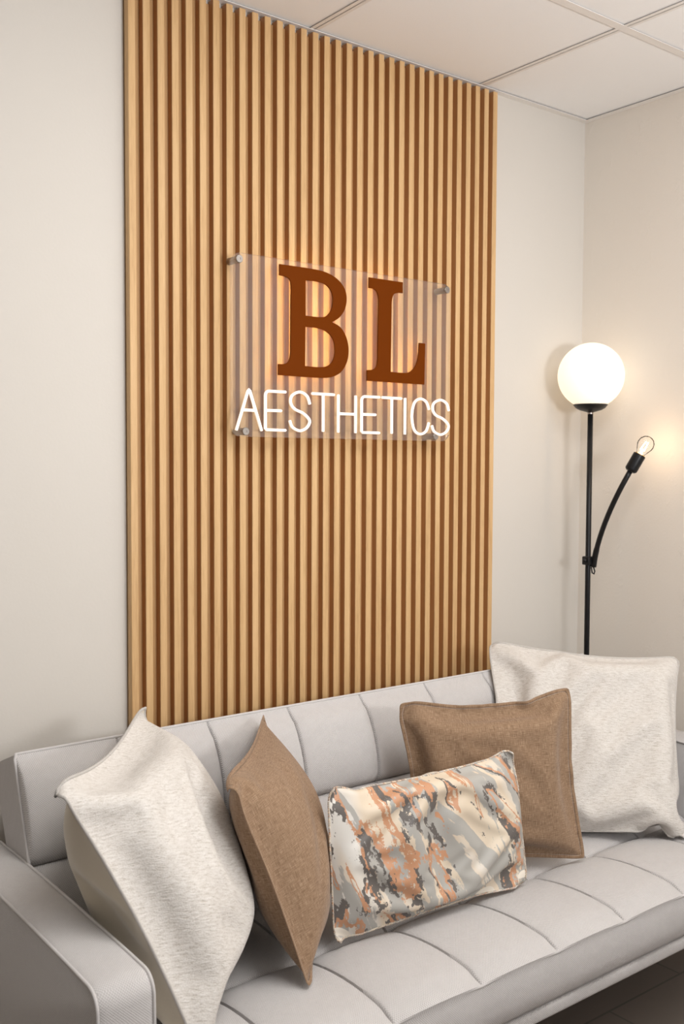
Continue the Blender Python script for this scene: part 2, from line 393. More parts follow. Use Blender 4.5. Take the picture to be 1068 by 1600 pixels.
# ------------------------------------------------------------------ wall sign
sign = thing('wall_sign', 'clear acrylic sign with two large brown letters above a glowing white word', 'sign', (-1.005, -0.03, 1.411))
YP0, YP1 = -0.070, -0.064
def rrect(x0, x1, z0, z1, r, n=8):
    P = []
    for cx, cz, a0 in ((x1 - r, z1 - r, 0), (x0 + r, z1 - r, PI / 2), (x0 + r, z0 + r, PI), (x1 - r, z0 + r, 1.5 * PI)):
        for k in range(n + 1): a = a0 + PI / 2 * k / n; P.append((cx + r * math.cos(a), cz + r * math.sin(a)))
    return P
def prism(loops, y0, y1, bev=0.0):
    """extrude an outline with holes (x,z loops) between y0 (front) and y1"""
    bm = bmesh.new(); ed = []
    for lp in loops:
        vv = [bm.verts.new((x, y0, z)) for x, z in lp]
        ed += [bm.edges.new((vv[i], vv[(i + 1) % len(vv)])) for i in range(len(vv))]
    bmesh.ops.triangle_fill(bm, use_beauty=True, use_dissolve=False, edges=ed)
    r = bmesh.ops.extrude_face_region(bm, geom=bm.faces[:])
    bmesh.ops.translate(bm, verts=[v for v in r['geom'] if isinstance(v, bmesh.types.BMVert)], vec=(0, y1 - y0, 0))
    bmesh.ops.recalc_face_normals(bm, faces=bm.faces[:]); return bm
from_bm('acrylic_plate', prism([rrect(-1.361, -0.652, 1.411, 1.842, 0.028)], YP0, YP1), M_acr, sign, False)

def crv(pts, n=8):
    """pts: (x,z) corner, or (x,z,1) smooth point: Catmull-Rom through runs of smooth points"""
    m = len(pts); out = []
    for i in range(m):
        p1 = pts[i]; p2 = pts[(i + 1) % m]; p0 = pts[i - 1]; p3 = pts[(i + 2) % m]
        s1 = len(p1) > 2; s2 = len(p2) > 2
        if not (s1 or s2): out.append(p1[:2]); continue
        d = math.dist(p1[:2], p2[:2])
        def tan(a, b, c):
            t = (c[0] - a[0], c[1] - a[1]); l = math.hypot(*t) or 1; return (t[0] / l * d, t[1] / l * d)
        t1 = tan(p0, p1, p2) if s1 else tan(p1, p1, p2); t2 = tan(p1, p2, p3) if s2 else tan(p1, p2, p2)
        for k in range(n):
            t = k / n; h = (2*t**3 - 3*t*t + 1, t**3 - 2*t*t + t, -2*t**3 + 3*t*t, t**3 - t*t)
            out.append(tuple(h[0]*p1[c] + h[1]*t1[c] + h[2]*p2[c] + h[3]*t2[c] for c in (0, 1)))
    return out
s = 1
Bout = [(-1.2255, 1.8285), (-1.125, 1.8285, s), (-1.082, 1.8245, s), (-1.047, 1.811, s), (-1.0255, 1.790, s), (-1.0195, 1.764, s), (-1.0265, 1.737, s), (-1.044, 1.716, s), (-1.0655, 1.7035),
        (-1.040, 1.6935, s), (-1.0215, 1.672, s), (-1.0125, 1.640, s), (-1.0175, 1.6075, s), (-1.037, 1.580, s), (-1.068, 1.5655, s), (-1.105, 1.562, s), (-1.2285, 1.562),
        (-1.2285, 1.5885), (-1.211, 1.590, s), (-1.1985, 1.597, s), (-1.193, 1.613, s), (-1.1925, 1.64), (-1.1915, 1.755), (-1.1915, 1.780, s), (-1.196, 1.795, s), (-1.209, 1.8005, s), (-1.2255, 1.802)]
Bc1 = [(-1.1475, 1.7985), (-1.112, 1.799, s), (-1.086, 1.7945, s), (-1.068, 1.779, s), (-1.0635, 1.757, s), (-1.069, 1.733, s), (-1.084, 1.717, s), (-1.105, 1.7125, s), (-1.1475, 1.7123)]
Bc2 = [(-1.148, 1.685), (-1.114, 1.685, s), (-1.086, 1.6795, s), (-1.064, 1.6635, s), (-1.0565, 1.639, s), (-1.060, 1.613, s), (-1.074, 1.596, s), (-1.098, 1.589, s), (-1.149, 1.5885)]
Lout = [(-0.9465, 1.829), (-0.8305, 1.829), (-0.8305, 1.8005), (-0.848, 1.7995, s), (-0.8615, 1.794, s), (-0.868, 1.779, s), (-0.869, 1.75), (-0.871, 1.5905), (-0.826, 1.5905, s), (-0.804, 1.594, s), (-0.7845, 1.610, s), (-0.7745, 1.634, s), (-0.7705, 1.674),
        (-0.7485, 1.674), (-0.7505, 1.563), (-0.9515, 1.563), (-0.9515, 1.5905), (-0.934, 1.5925, s), (-0.921, 1.600, s), (-0.9165, 1.616, s), (-0.916, 1.64), (-0.914, 1.755), (-0.9145, 1.781, s), (-0.921, 1.796, s), (-0.932, 1.801, s), (-0.9465, 1.802)]
for nm, loops in (('letter_b', [Bout, Bc1, Bc2]), ('letter_l', [Lout])):
    lp = [crv(l) for l in loops]
    o = from_bm(nm, prism(lp, -0.0730, YP0 + 0.0002), [M_letter], sign, False)
# warm LED strips stuck behind the two big letters, lighting the slats
def offset_loop(lp, d):
    n = len(lp); out = []
    for i in range(n):
        a, b, c = Vector(lp[i - 1]), Vector(lp[i]), Vector(lp[(i + 1) % n])
        t = (c - a); t.normalize(); out.append((b.x - t.y * d, b.y + t.x * d))
    return out
def resample(lp, step):
    out = []; n = len(lp)
    L_ = [0]
    for i in range(n): L_.append(L_[-1] + math.dist(lp[i], lp[(i + 1) % n]))
    m = max(8, int(L_[-1] / step)); j = 0
    for k in range(m):
        t = L_[-1] * k / m
        while L_[j + 1] < t: j += 1
        f = (t - L_[j]) / max(1e-9, L_[j + 1] - L_[j]); a = lp[j]; b = lp[(j + 1) % n]
        out.append((a[0] + (b[0] - a[0]) * f, a[1] + (b[1] - a[1]) * f))
    return out
def area2(lp): return sum(lp[i][0] * lp[(i + 1) % len(lp)][1] - lp[(i + 1) % len(lp)][0] * lp[i][1] for i in range(len(lp)))
for nm, loops in (('letter_b_led', [Bout, Bc1, Bc2]), ('letter_l_led', [Lout])):
    T = []
    for q, l in enumerate(loops):
        lp = resample(crv(l), 0.006); d = 0.0140 * (1 if area2(lp) > 0 else -1) * (1 if q == 0 else -1)
        lp = offset_loop(lp, d); T.append(tube([(x + 0.003, YP1 + 0.0022, z) for x, z in lp], 0.002, 6, True, nrm=(0, 1, 0)))
    V_, F_ = merge(T); o = from_py(nm, V_, F_, M_led, sign)

# neon lettering
ZB, ZTOP = 1.4285, 1.5215
def arc(cx, cz, rx, rz, a0, a1, n=14): return [(cx + rx * math.cos(math.radians(a0 + (a1 - a0) * k / n)), cz + rz * math.sin(math.radians(a0 + (a1 - a0) * k / n))) for k in range(n + 1)]
def letE(x0, x1): return [[(x1, ZTOP), (x0 + .012, ZTOP)] + arc(x0 + .010, ZTOP - .010, .010, .010, 90, 180, 5) + [(x0, ZB + .003), (x0 + .003, ZB), (x1, ZB)], [(x0 + .004, 1.4752), (x1 - .013, 1.4755)]]
def letT(x0, x1): xm = (x0 + x1) / 2; return [[(x0, ZTOP), (x1, ZTOP)], [(xm, ZTOP - .003), (xm, ZB)]]
def letS(x0, x1):
    xm = (x0 + x1) / 2; r = (x1 - x0) / 2
    return [crv_open([(x1 - .0005, 1.4955), (x1 - .009, 1.5145), (xm, 1.5235), (x0 + .007, 1.5145), (x0 + .002, 1.497), (x0 + .014, 1.4815), (xm + .010, 1.4715), (x1 - .001, 1.4545), (x1 - .009, 1.437), (xm, 1.4285), (x0 + .008, 1.4365), (x0, 1.452)])]
def crv_open(P, n=7):
    out = []
    for i in range(len(P) - 1):
        p0 = P[max(0, i - 1)]; p1 = P[i]; p2 = P[i + 1]; p3 = P[min(len(P) - 1, i + 2)]
        for k in range(n):
            t = k / n
            out.append(tuple(0.5 * (2*p1[c] + (p2[c]-p0[c])*t + (2*p0[c]-5*p1[c]+4*p2[c]-p3[c])*t*t + (-p0[c]+3*p1[c]-3*p2[c]+p3[c])*t**3) for c in (0, 1)))
    out.append(P[-1]); return out
word = [('letter_a', [[(-1.3495, ZB - .002), (-1.3175, ZTOP - .002), (-1.3148, ZTOP + .001), (-1.312, ZTOP - .002), (-1.279, ZB - .002)], [(-1.331, 1.4738), (-1.298, 1.4738)]]),
        ('letter_e', letE(-1.268, -1.2095)), ('letter_s', letS(-1.1965, -1.136)), ('letter_t', letT(-1.1293, -1.061)),
        ('letter_h', [[(-1.0472, ZTOP), (-1.0472, ZB - .001)], [(-0.991, ZTOP), (-0.991, ZB - .001)], [(-1.043, 1.4745), (-0.995, 1.4745)]]),
        ('letter_e', letE(-0.971, -0.9115)), ('letter_t', letT(-0.902, -0.8355)), ('letter_i', [[(-0.8222, ZTOP + .001), (-0.8222, ZB - .001)]]),
        ('letter_c', [crv_open([(-.7355, 1.4965), (-.746, 1.5165), (-.768, 1.5235), (-.789, 1.5115), (-.7975, 1.4765), (-.789, 1.440), (-.768, 1.4285), (-.746, 1.4365), (-.7355, 1.4595)])]),
        ('letter_s', letS(-0.7235, -0.6605))]
for nm, strokes in word:
    T = []
    for st in strokes:
        pts = [(x, YP0 - 0.005, z) for x, z in st]
        a, b = Vector(pts[0]), Vector(pts[1]); c, d = Vector(pts[-1]), Vector(pts[-2])
        pts = [tuple(a - (b - a).normalized() * 0.0012)] + pts + [tuple(c - (d - c).normalized() * 0.0012)]
        rad = [0.0029] + [0.0036] * (len(pts) - 2) + [0.0029]
        T.append(tube(pts, rad, 10, False, True, 1.25, (0, 1, 0)))
    V_, F_ = merge(T); o = from_py(nm, V_, F_, M_neon, sign)
    o.data.set_sharp_from_angle(angle=math.radians(60))
for (x, z) in ((-1.340, 1.8265), (-0.669, 1.8265), (-1.3225, 1.4235), (-0.708, 1.4235)):
    lathe('standoff', [(0, -0.0275), (0.0072, -0.0275), (0.0085, -0.029), (0.0085, -0.0635), (0.0085, -0.0705), (0.0095, -0.0708), (0.0095, -0.0745), (0.0085, -0.0755), (0.003, -0.0755), (0.0028, -0.0745), (0, -0.0745)][::1],
          M_steel, sign, 24, (x, 0, z), (0, 1, 0))
settle(sign)

# ------------------------------------------------------------------ sofa
sofa = thing('sofa', 'light grey woven tufted sofa bed with box arms against the slatted wall', 'sofa', (-1.09, -0.5, 0))
SXL, SP, NPAN = -1.940, 0.211, 8
SXR = SXL + SP * NPAN
YFR, YMID, YBK, ZS = -0.848, -0.584, -0.375, 0.398
def cellx(n=14):
    """x samples dense near seams -> list of (x, dist to seam)"""
    out = []
    base = [0, 0.004, 0.009, 0.017, 0.032, 0.06, 0.1, 0.16, 0.23, 0.31, 0.4, 0.5]; base = base + [1 - b for b in base[-2::-1]]
    for c in range(NPAN):
        for b in base[:-1] if c < NPAN - 1 else base: out.append(SXL + SP * (c + b))
    return out
XS = cellx()
def dseam(x):
    t = ((x - SXL) / SP) % 1.0; d = min(t, 1 - t) * SP
    return d
def gx(d, w=0.022): return 1 - math.exp(-d / w)
def groove(d, a=0.009, w=0.0035): return -a * math.exp(-(d / w) ** 2)
def sheet(name, prof, fn, parent, mat):
    """prof: list of (y,z,ny,nz,mask,v) swept along x; fn(x, i) gives the offset along the profile normal"""
    nx = len(XS); vs = []; uv = []
    for i, p in enumerate(prof):
        for x in XS:
            o = fn(x, i); vs.append((x, p[0] + p[2] * o, p[1] + p[3] * o)); uv.append((x, p[4]))
    fs = []
    for i in range(len(prof) - 1):
        for j in range(nx - 1):
            a = i * nx + j; fs.append((a, a + nx, a + nx + 1, a + 1))
    nbase = len(vs)
    # end caps
    for side in (0, nx - 1):
        idx = [i * nx + side for i in range(len(prof))]
        fs.append(tuple(idx if side == 0 else idx[::-1]))
    o = from_py(name, vs, fs, mat, parent, True, uv)
    bm = bmesh.new(); bm.from_mesh(o.data); bmesh.ops.recalc_face_normals(bm, faces=bm.faces[:]); bm.to_mesh(o.data); bm.free()
    o.data.set_sharp_from_angle(angle=math.radians(50)); return o
def profile(pts):
    """polyline (y,z,tag) -> add normals (pointing out) and arc length"""
    out = []; s = 0; n = len(pts)
    for i, p in enumerate(pts):
        a = pts[max(0, i - 1)]; b = pts[min(n - 1, i + 1)]
        ty, tz = b[0] - a[0], b[1] - a[1]; l = math.hypot(ty, tz) or 1
        if i: s += math.hypot(p[0] - pts[i - 1][0], p[1] - pts[i - 1][1])
        out.append((p[0], p[1], tz / l, -ty / l, s))
    return out
# seat: from the back, over the top, round the front edge, down the front, closed underneath
pts = [(YBK + 0.06, 0.298), (YBK + 0.06, ZS - 0.004)]
tops = [YBK + 0.06 - k * 0.014 for k in range(1, 200)]
ysamp = []
y = YBK + 0.05
dens = [0.0, 0.003, 0.007, 0.012, 0.02, 0.03, 0.045, 0.065, 0.09, 0.12, 0.15, 0.18]
ysamp = sorted({round(YMID + d, 5) for d in dens} | {round(YMID - d, 5) for d in dens} | {round(YFR + d, 5) for d in (0.012, 0.02, 0.03, 0.045, 0.065, 0.09)} | {round(YBK + d, 5) for d in (0.04, 0.0)}, reverse=True)
ysamp = [q for q in ysamp if YFR + 0.01 < q < YBK + 0.05]
pts += [(q, ZS) for q in ysamp]
pts += [(YFR + 0.007, ZS - 0.0005), (YFR + 0.003, ZS - 0.002), (YFR, ZS - 0.006), (YFR - 0.002, ZS - 0.014), (YFR - 0.005, ZS - 0.035), (YFR - 0.005, ZS - 0.06), (YFR - 0.002, ZS - 0.083), (YFR + 0.004, ZS - 0.094), (YFR + 0.012, ZS - 0.099), (YFR + 0.03, ZS - 0.100), (YBK, ZS - 0.100)]
prof = profile([(-p[0], p[1]) for p in pts]); prof = [(-p[0], p[1], -(-p[2]) * 1, p[3], p[4]) for p in prof]
# recompute outward normals simply
def outward(pts, cy, cz):
    out = []; s = 0; n = len(pts)
    for i, p in enumerate(pts):
        a = pts[max(0, i - 1)]; b = pts[min(n - 1, i + 1)]
        ty, tz = b[0] - a[0], b[1] - a[1]; l = math.hypot(ty, tz) or 1; ny, nz = tz / l, -ty / l
        if ny * (p[0] - cy) + nz * (p[1] - cz) < 0: ny, nz = -ny, -nz
        if i: s += math.hypot(p[0] - pts[i - 1][0], p[1] - pts[i - 1][1])
        out.append((p[0], p[1], ny, nz, s))
    return out
prof = outward(pts, -0.62, 0.36)
def seat_off(x, i):
    y, z = pts[i]; d = dseam(x)
    if z > ZS - 0.003:                       # top
        dm = abs(y - YMID); sn = math.sin(PI * ((x - SXL) / SP % 1))
        f = (YMID - y) / (YMID - YFR) if y < YMID else (y - YMID) / (YBK - YMID)
        f = min(1, max(0, f)); roll_ = 0.024 * (math.sin(PI * min(1, f * 0.93)) ** 0.62 if f > 0 else 0)
        if y > YMID: roll_ = 0.022 * f ** 0.5
        o = roll_ + (0.0045 * gx(d, 0.012) + 0.006 * sn) * (0.25 + 0.75 * gx(dm, 0.02))
        fe = min(1, max(0, (y - YFR) / 0.02))
        o += groove(d, 0.020 * fe, 0.0019) + groove(dm, 0.006, 0.0035) - 0.006 * math.exp(-(d * d + dm * dm) / 0.014 ** 2)
        if y < YMID: o = o * min(1, 0.35 + (y - YFR) / 0.05) + 0.0045 * sn * max(0, 1 - (y - YFR) / 0.08)
        return o
    if y < YFR + 0.006 and z > ZS - 0.092:
        return 0.003 * math.sin(PI * ((x - SXL) / SP % 1))
    return 0
sheet('seat_cushion', prof, seat_off, sofa, M_sofa)
# piping on the front edge of the seat
add_tube('piping', [(x, YFR + 0.002 - 0.003 * math.sin(PI * ((x - SXL) / SP % 1)), ZS - 0.001 + 0.006 * math.sin(PI * ((x - SXL) / SP % 1))) for x in XS], 0.0034, M_sofa, sofa, seg=8)
bpy.data.objects['piping'].name = 'seat_piping'
rbox('seat_rail', (SXL + 0.003, YFR + 0.002, 0.270), (SXR - 0.003, YBK + 0.10, 0.2985), 0.008, M_sofa, sofa)

# back: local frame on the reclined plane: t up the plane, n outwards to the front
A = math.radians(21); T0 = (-0.225, 0.790)          # top front edge
def bk(t, n): return (T0[0] - math.sin(A) * (-t) * 1.0 - math.cos(A) * n, T0[1] + math.cos(A) * t + math.sin(A) * n)
# t: 0 at the top, negative downwards
TM = -0.207; TB = -0.418
ts = sorted({0, -0.006, -0.012, -0.022, -0.04, -0.065, -0.095, -0.125, -0.15, -0.17, TM + 0.022, TM + 0.012, TM + 0.006, TM + 0.003, TM, TM - 0.003, TM - 0.006, TM - 0.012, TM - 0.022, TM - 0.04, TM - 0.07, TM - 0.11, TM - 0.15, TB}, reverse=True)
bp = [(bk(t, 0), t) for t in ts]
pts2 = [bk(-0.012, -0.118), bk(-0.004, -0.112), bk(-0.001, -0.10), bk(0, -0.06), bk(0.0, -0.02), bk(0.0, -0.008)] + [p for p, t in bp] + [bk(TB - 0.01, -0.02), bk(TB - 0.01, -0.10)]
tt = [None] * 6 + [t for p, t in bp] + [None, None]
cy, cz = bk(-0.2, -0.06)
prof2 = outward(pts2, cy, cz)
def back_off(x, i):
    d = dseam(x); t = tt[i]; sn = math.sin(PI * ((x - SXL) / SP % 1))
    ends = min(x - SXL, SXR - x)
    if t is None: return 0.004 * sn if 2 <= i <= 5 else 0
    if ends < SP * 0.5: dd = 0.06 if False else d
    dm = abs(t - TM)
    f = min(1, abs(t - TM) / abs(TM)) if t > TM else min(1, (TM - t) / (TM - TB))
    roll_ = 0.026 * (math.sin(PI * f * 0.96) ** 0.6 if f > 0 else 0)
    o = roll_ + (0.0045 * gx(d, 0.012) + 0.007 * sn) * (0.2 + 0.8 * gx(dm, 0.02))
    o += groove(d, 0.016, 0.0020) + groove(dm, 0.008, 0.0035) - 0.007 * math.exp(-(d * d + dm * dm) / 0.014 ** 2)
    if ends < 0.001: o = 0.0
    return o * min(1, 0.15 + (-t) / 0.05)
sheet('back_cushion', prof2, back_off, sofa, M_sofa)
def bpt(x, t, n): y, z = bk(t, n); return (x, y, z)
loop = [bpt(x, 0.0015, 0.0 + 0.002 * math.sin(PI * ((x - SXL) / SP % 1))) for x in XS]
loop = [bpt(SXL, t, 0.002) for t in (-0.41, -0.3, -0.215, -0.2, -0.1, -0.02, -0.008)] + [bpt(SXL + 0.003, -0.001, 0.002)] + loop[3:-3] + [bpt(SXR - 0.003, -0.001, 0.002)] + [bpt(SXR, t, 0.002) for t in (-0.008, -0.02, -0.1, -0.2, -0.215, -0.3, -0.41)]
add_tube('back_piping', loop, 0.0032, M_sofa, sofa, seg=8)

# arms
def make_arm(x0, x1, outer):
    ya, yb, zt, zb = -0.130, -0.800, 0.600, 0.285; r = 0.030
    P = [(ya, zb), (ya, zt - 0.02)] + [(ya - 0.02 + 0.02 * math.cos(a), zt - 0.02 + 0.02 * math.sin(a)) for a in [PI / 2 * k / 5 for k in range(1, 6)]]
    P += [(ya + (yb - ya) * f, zt + 0.004 * math.sin(PI * f)) for f in (0.15, 0.3, 0.45, 0.6, 0.75, 0.88)]
    P += [(yb + r - r * math.sin(a), zt - r + r * math.cos(a)) for a in [PI / 2 * k / 7 for k in range(0, 8)]]
    P += [(yb - 0.002, zt - 0.10), (yb, zt - 0.2), (yb + 0.004, zb)]
    n = len(P); W = [0, 0.0015, 0.006, 0.014, 0.03, 0.05, 0.066, 0.081, 0.089, 0.0935, 0.095]
    vs = []; uv = []; cyy, czz = -0.46, 0.44; s = 0
    for i, (y, z) in enumerate(P):
        if i: s += math.dist(P[i], P[i - 1])
        a = P[max(0, i - 1)]; b = P[min(n - 1, i + 1)]; ty, tz = b[0] - a[0], b[1] - a[1]; l = math.hypot(ty, tz); ny, nz = -tz / l, ty / l
        if ny * (y - cyy) + nz * (z - czz) < 0: ny, nz = -ny, -nz
        for wv in W:
            f = wv / 0.095; pf = 0.0055 * (1 - abs(2 * f - 1) ** 2.4) - 0.003 * (max(0, abs(2 * f - 1) - 0.93) / 0.07)
            vs.append((x0 + (x1 - x0) * f, y + ny * pf, z + nz * pf)); uv.append((wv, s))
    m = len(W); fs = []
    for i in range(n - 1):
        for j in range(m - 1): a = i * m + j; fs.append((a, a + 1, a + 1 + m, a + m))
    for j0 in (0, m - 1): fs.append(tuple(i * m + j0 for i in range(n))[:: (1 if j0 else -1)])
    fs.append(tuple(j for j in range(m))); fs.append(tuple((n - 1) * m + j for j in range(m))[::-1])
    fs.append((0, (n - 1) * m, n * m - 1, m - 1))
    me = bpy.data.meshes.new('arm'); me.from_pydata(vs, [], fs)
    bm = bmesh.new(); bm.from_mesh(me); bmesh.ops.recalc_face_normals(bm, faces=bm.faces[:]); bm.to_mesh(me); bm.free()
    o = link('arm', me, M_sofa, sofa); boxuv(me); me.set_sharp_from_angle(angle=math.radians(50))
    for x in (x0, x1):
        add_tube('arm_piping', [(x, y, z) for (y, z) in P], 0.0028, M_sofa, o, seg=8)
make_arm(-2.030, -1.942, 0); make_arm(SXR + 0.002, SXR + 0.090, 1)
rbox('rear_frame', (SXL + 0.02, -0.33, 0.30), (SXR - 0.02, -0.23, 0.40), 0.01, M_sofa, sofa)
for (x, y) in ((-1.93, -0.74), (-1.93, -0.22), (SXR - 0.01, -0.22), (SXR + 0.045, -0.74)):
    lathe('leg', [(0.0, 0), (0.011, 0), (0.012, 0.004), (0.019, 0.25), (0.019, 0.285), (0, 0.285)], M_black, sofa, 20, (x, y, 0))
settle(sofa)

# ------------------------------------------------------------------ floor lamp
LX, LY = -0.128, -0.14
lamp = thing('floor_lamp', 'black floor lamp with white globe shade and bare bulb arm behind the sofa', 'floor lamp', (LX, LY, 0))
ZG = 1.6175; RG = 0.0995
lathe('base', [(0, 0), (0.108, 0), (0.11, 0.003), (0.11, 0.014), (0.106, 0.018), (0.02, 0.021), (0.012, 0.03), (0, 0.03)], M_black, lamp, 64, (LX, LY, 0))
add_tube('pole', [(LX, LY, 0.02), (LX, LY, 1.0), (LX, LY, ZG - 0.115)], 0.0082, M_black, lamp, seg=20)
lathe('collar', [(0.006, ZG - 0.117), (0.0085, ZG - 0.116), (0.0085, ZG - 0.1115), (0.006, ZG - 0.110)], M_steel, lamp, 24, (LX, LY, 0))
lathe('shade_cup', [(0, ZG - 0.112), (0.008, ZG - 0.112), (0.012, ZG - 0.110), (0.032, ZG - 0.1045), (0.044, ZG - 0.098), (0.0515, ZG - 0.0885), (0.0505, ZG - 0.0865), (0, ZG - 0.0865)], M_black, lamp, 48, (LX, LY, 0))
a0 = math.asin(0.0485 / RG)
lathe('globe_shade', [(RG * math.sin(a0 + (PI - a0) * k / 40), ZG - RG * math.cos(a0 + (PI - a0) * k / 40)) for k in range(41)], M_globe, lamp, 64, (LX, LY, 0))
# clamp, gooseneck, socket, bulb
ZC = 1.055
rbox('clamp', (LX - 0.015, LY - 0.014, ZC - 0.014), (LX + 0.011, LY + 0.012, ZC + 0.012), 0.003, M_black, lamp)
add_tube('clamp_screw', [(LX - 0.014, LY - 0.004, ZC), (LX - 0.026, LY - 0.004, ZC + 0.001)], 0.006, M_black, lamp, seg=12)
S0 = Vector((-0.128, -0.290, 1.332)); B1 = Vector((-0.100, -0.313, 1.397)); ax = (B1 - S0).normalized()
P0 = Vector((LX + 0.009, LY - 0.014, ZC - 0.02)); c1_ = P0 + Vector((0.0, -0.008, 0.075)); c2_ = S0 - ax * 0.13
neck = []
for k in range(25):
    t = k / 24; neck.append(P0 * (1 - t) ** 3 + c1_ * 3 * t * (1 - t) ** 2 + c2_ * 3 * t * t * (1 - t) + (S0 - ax * 0.005) * t ** 3)
g = add_tube('gooseneck_arm', neck, [0.0088 if k < 6 else 0.0078 for k in range(25)], M_black, lamp, seg=14)
cl_pts = [P0 + Vector((0, 0, -0.0)), P0 + Vector((0.004, -0.002, -0.014)), P0 + Vector((0.0, -0.002, -0.022)), P0 + Vector((-0.006, 0.0, -0.018)), P0 + Vector((-0.008, 0.002, 0.0))]
add_tube('cable_loop', cl_pts, 0.0022, M_black, lamp, seg=8)
lathe('socket', [(0, -0.004), (0.013, -0.004), (0.0175, 0.0), (0.0185, 0.003), (0.0185, 0.051), (0.0165, 0.051), (0.0165, 0.045), (0.0, 0.045)], M_black, lamp, 32, S0, ax)
lathe('socket_ring', [(0.0155, 0.0455), (0.0163, 0.0525), (0.0145, 0.054), (0.0125, 0.050), (0.012, 0.0455)], M_brass, lamp, 32, S0, ax)
bo_ = S0 + ax * 0.05
bulb = lathe('bulb', [(0.0125, 0.0), (0.0135, 0.008), (0.0185, 0.018), (0.0235, 0.029), (0.0245, 0.037), (0.0225, 0.047), (0.016, 0.056), (0.008, 0.0605), (0, 0.0615)], M_bulb, lamp, 40, bo_, ax)
lathe('bulb_stem', [(0.007, 0), (0.0065, 0.010), (0.003, 0.016), (0.0015, 0.022), (0, 0.022)], M_ceramic, bulb, 16, bo_, ax)
e1 = ax.orthogonal().normalized(); e2 = ax.cross(e1)
for k in range(4):
    an = PI / 4 + k * PI / 2; d = e1 * math.cos(an) + e2 * math.sin(an)
    add_tube('filament', [bo_ + ax * 0.017 + d * 0.0085, bo_ + ax * 0.044 + d * 0.0045], 0.0010, M_fil, bulb, seg=8)
settle(lamp)
pl = bpy.data.lights.new('bulb_light', 'POINT'); pl.energy = 0.42; pl.color = (1.0, 0.70, 0.42); pl.shadow_soft_size = 0.018
po = bpy.data.objects.new('bulb_light', pl); COL.objects.link(po); po.location = bo_ + ax * 0.030

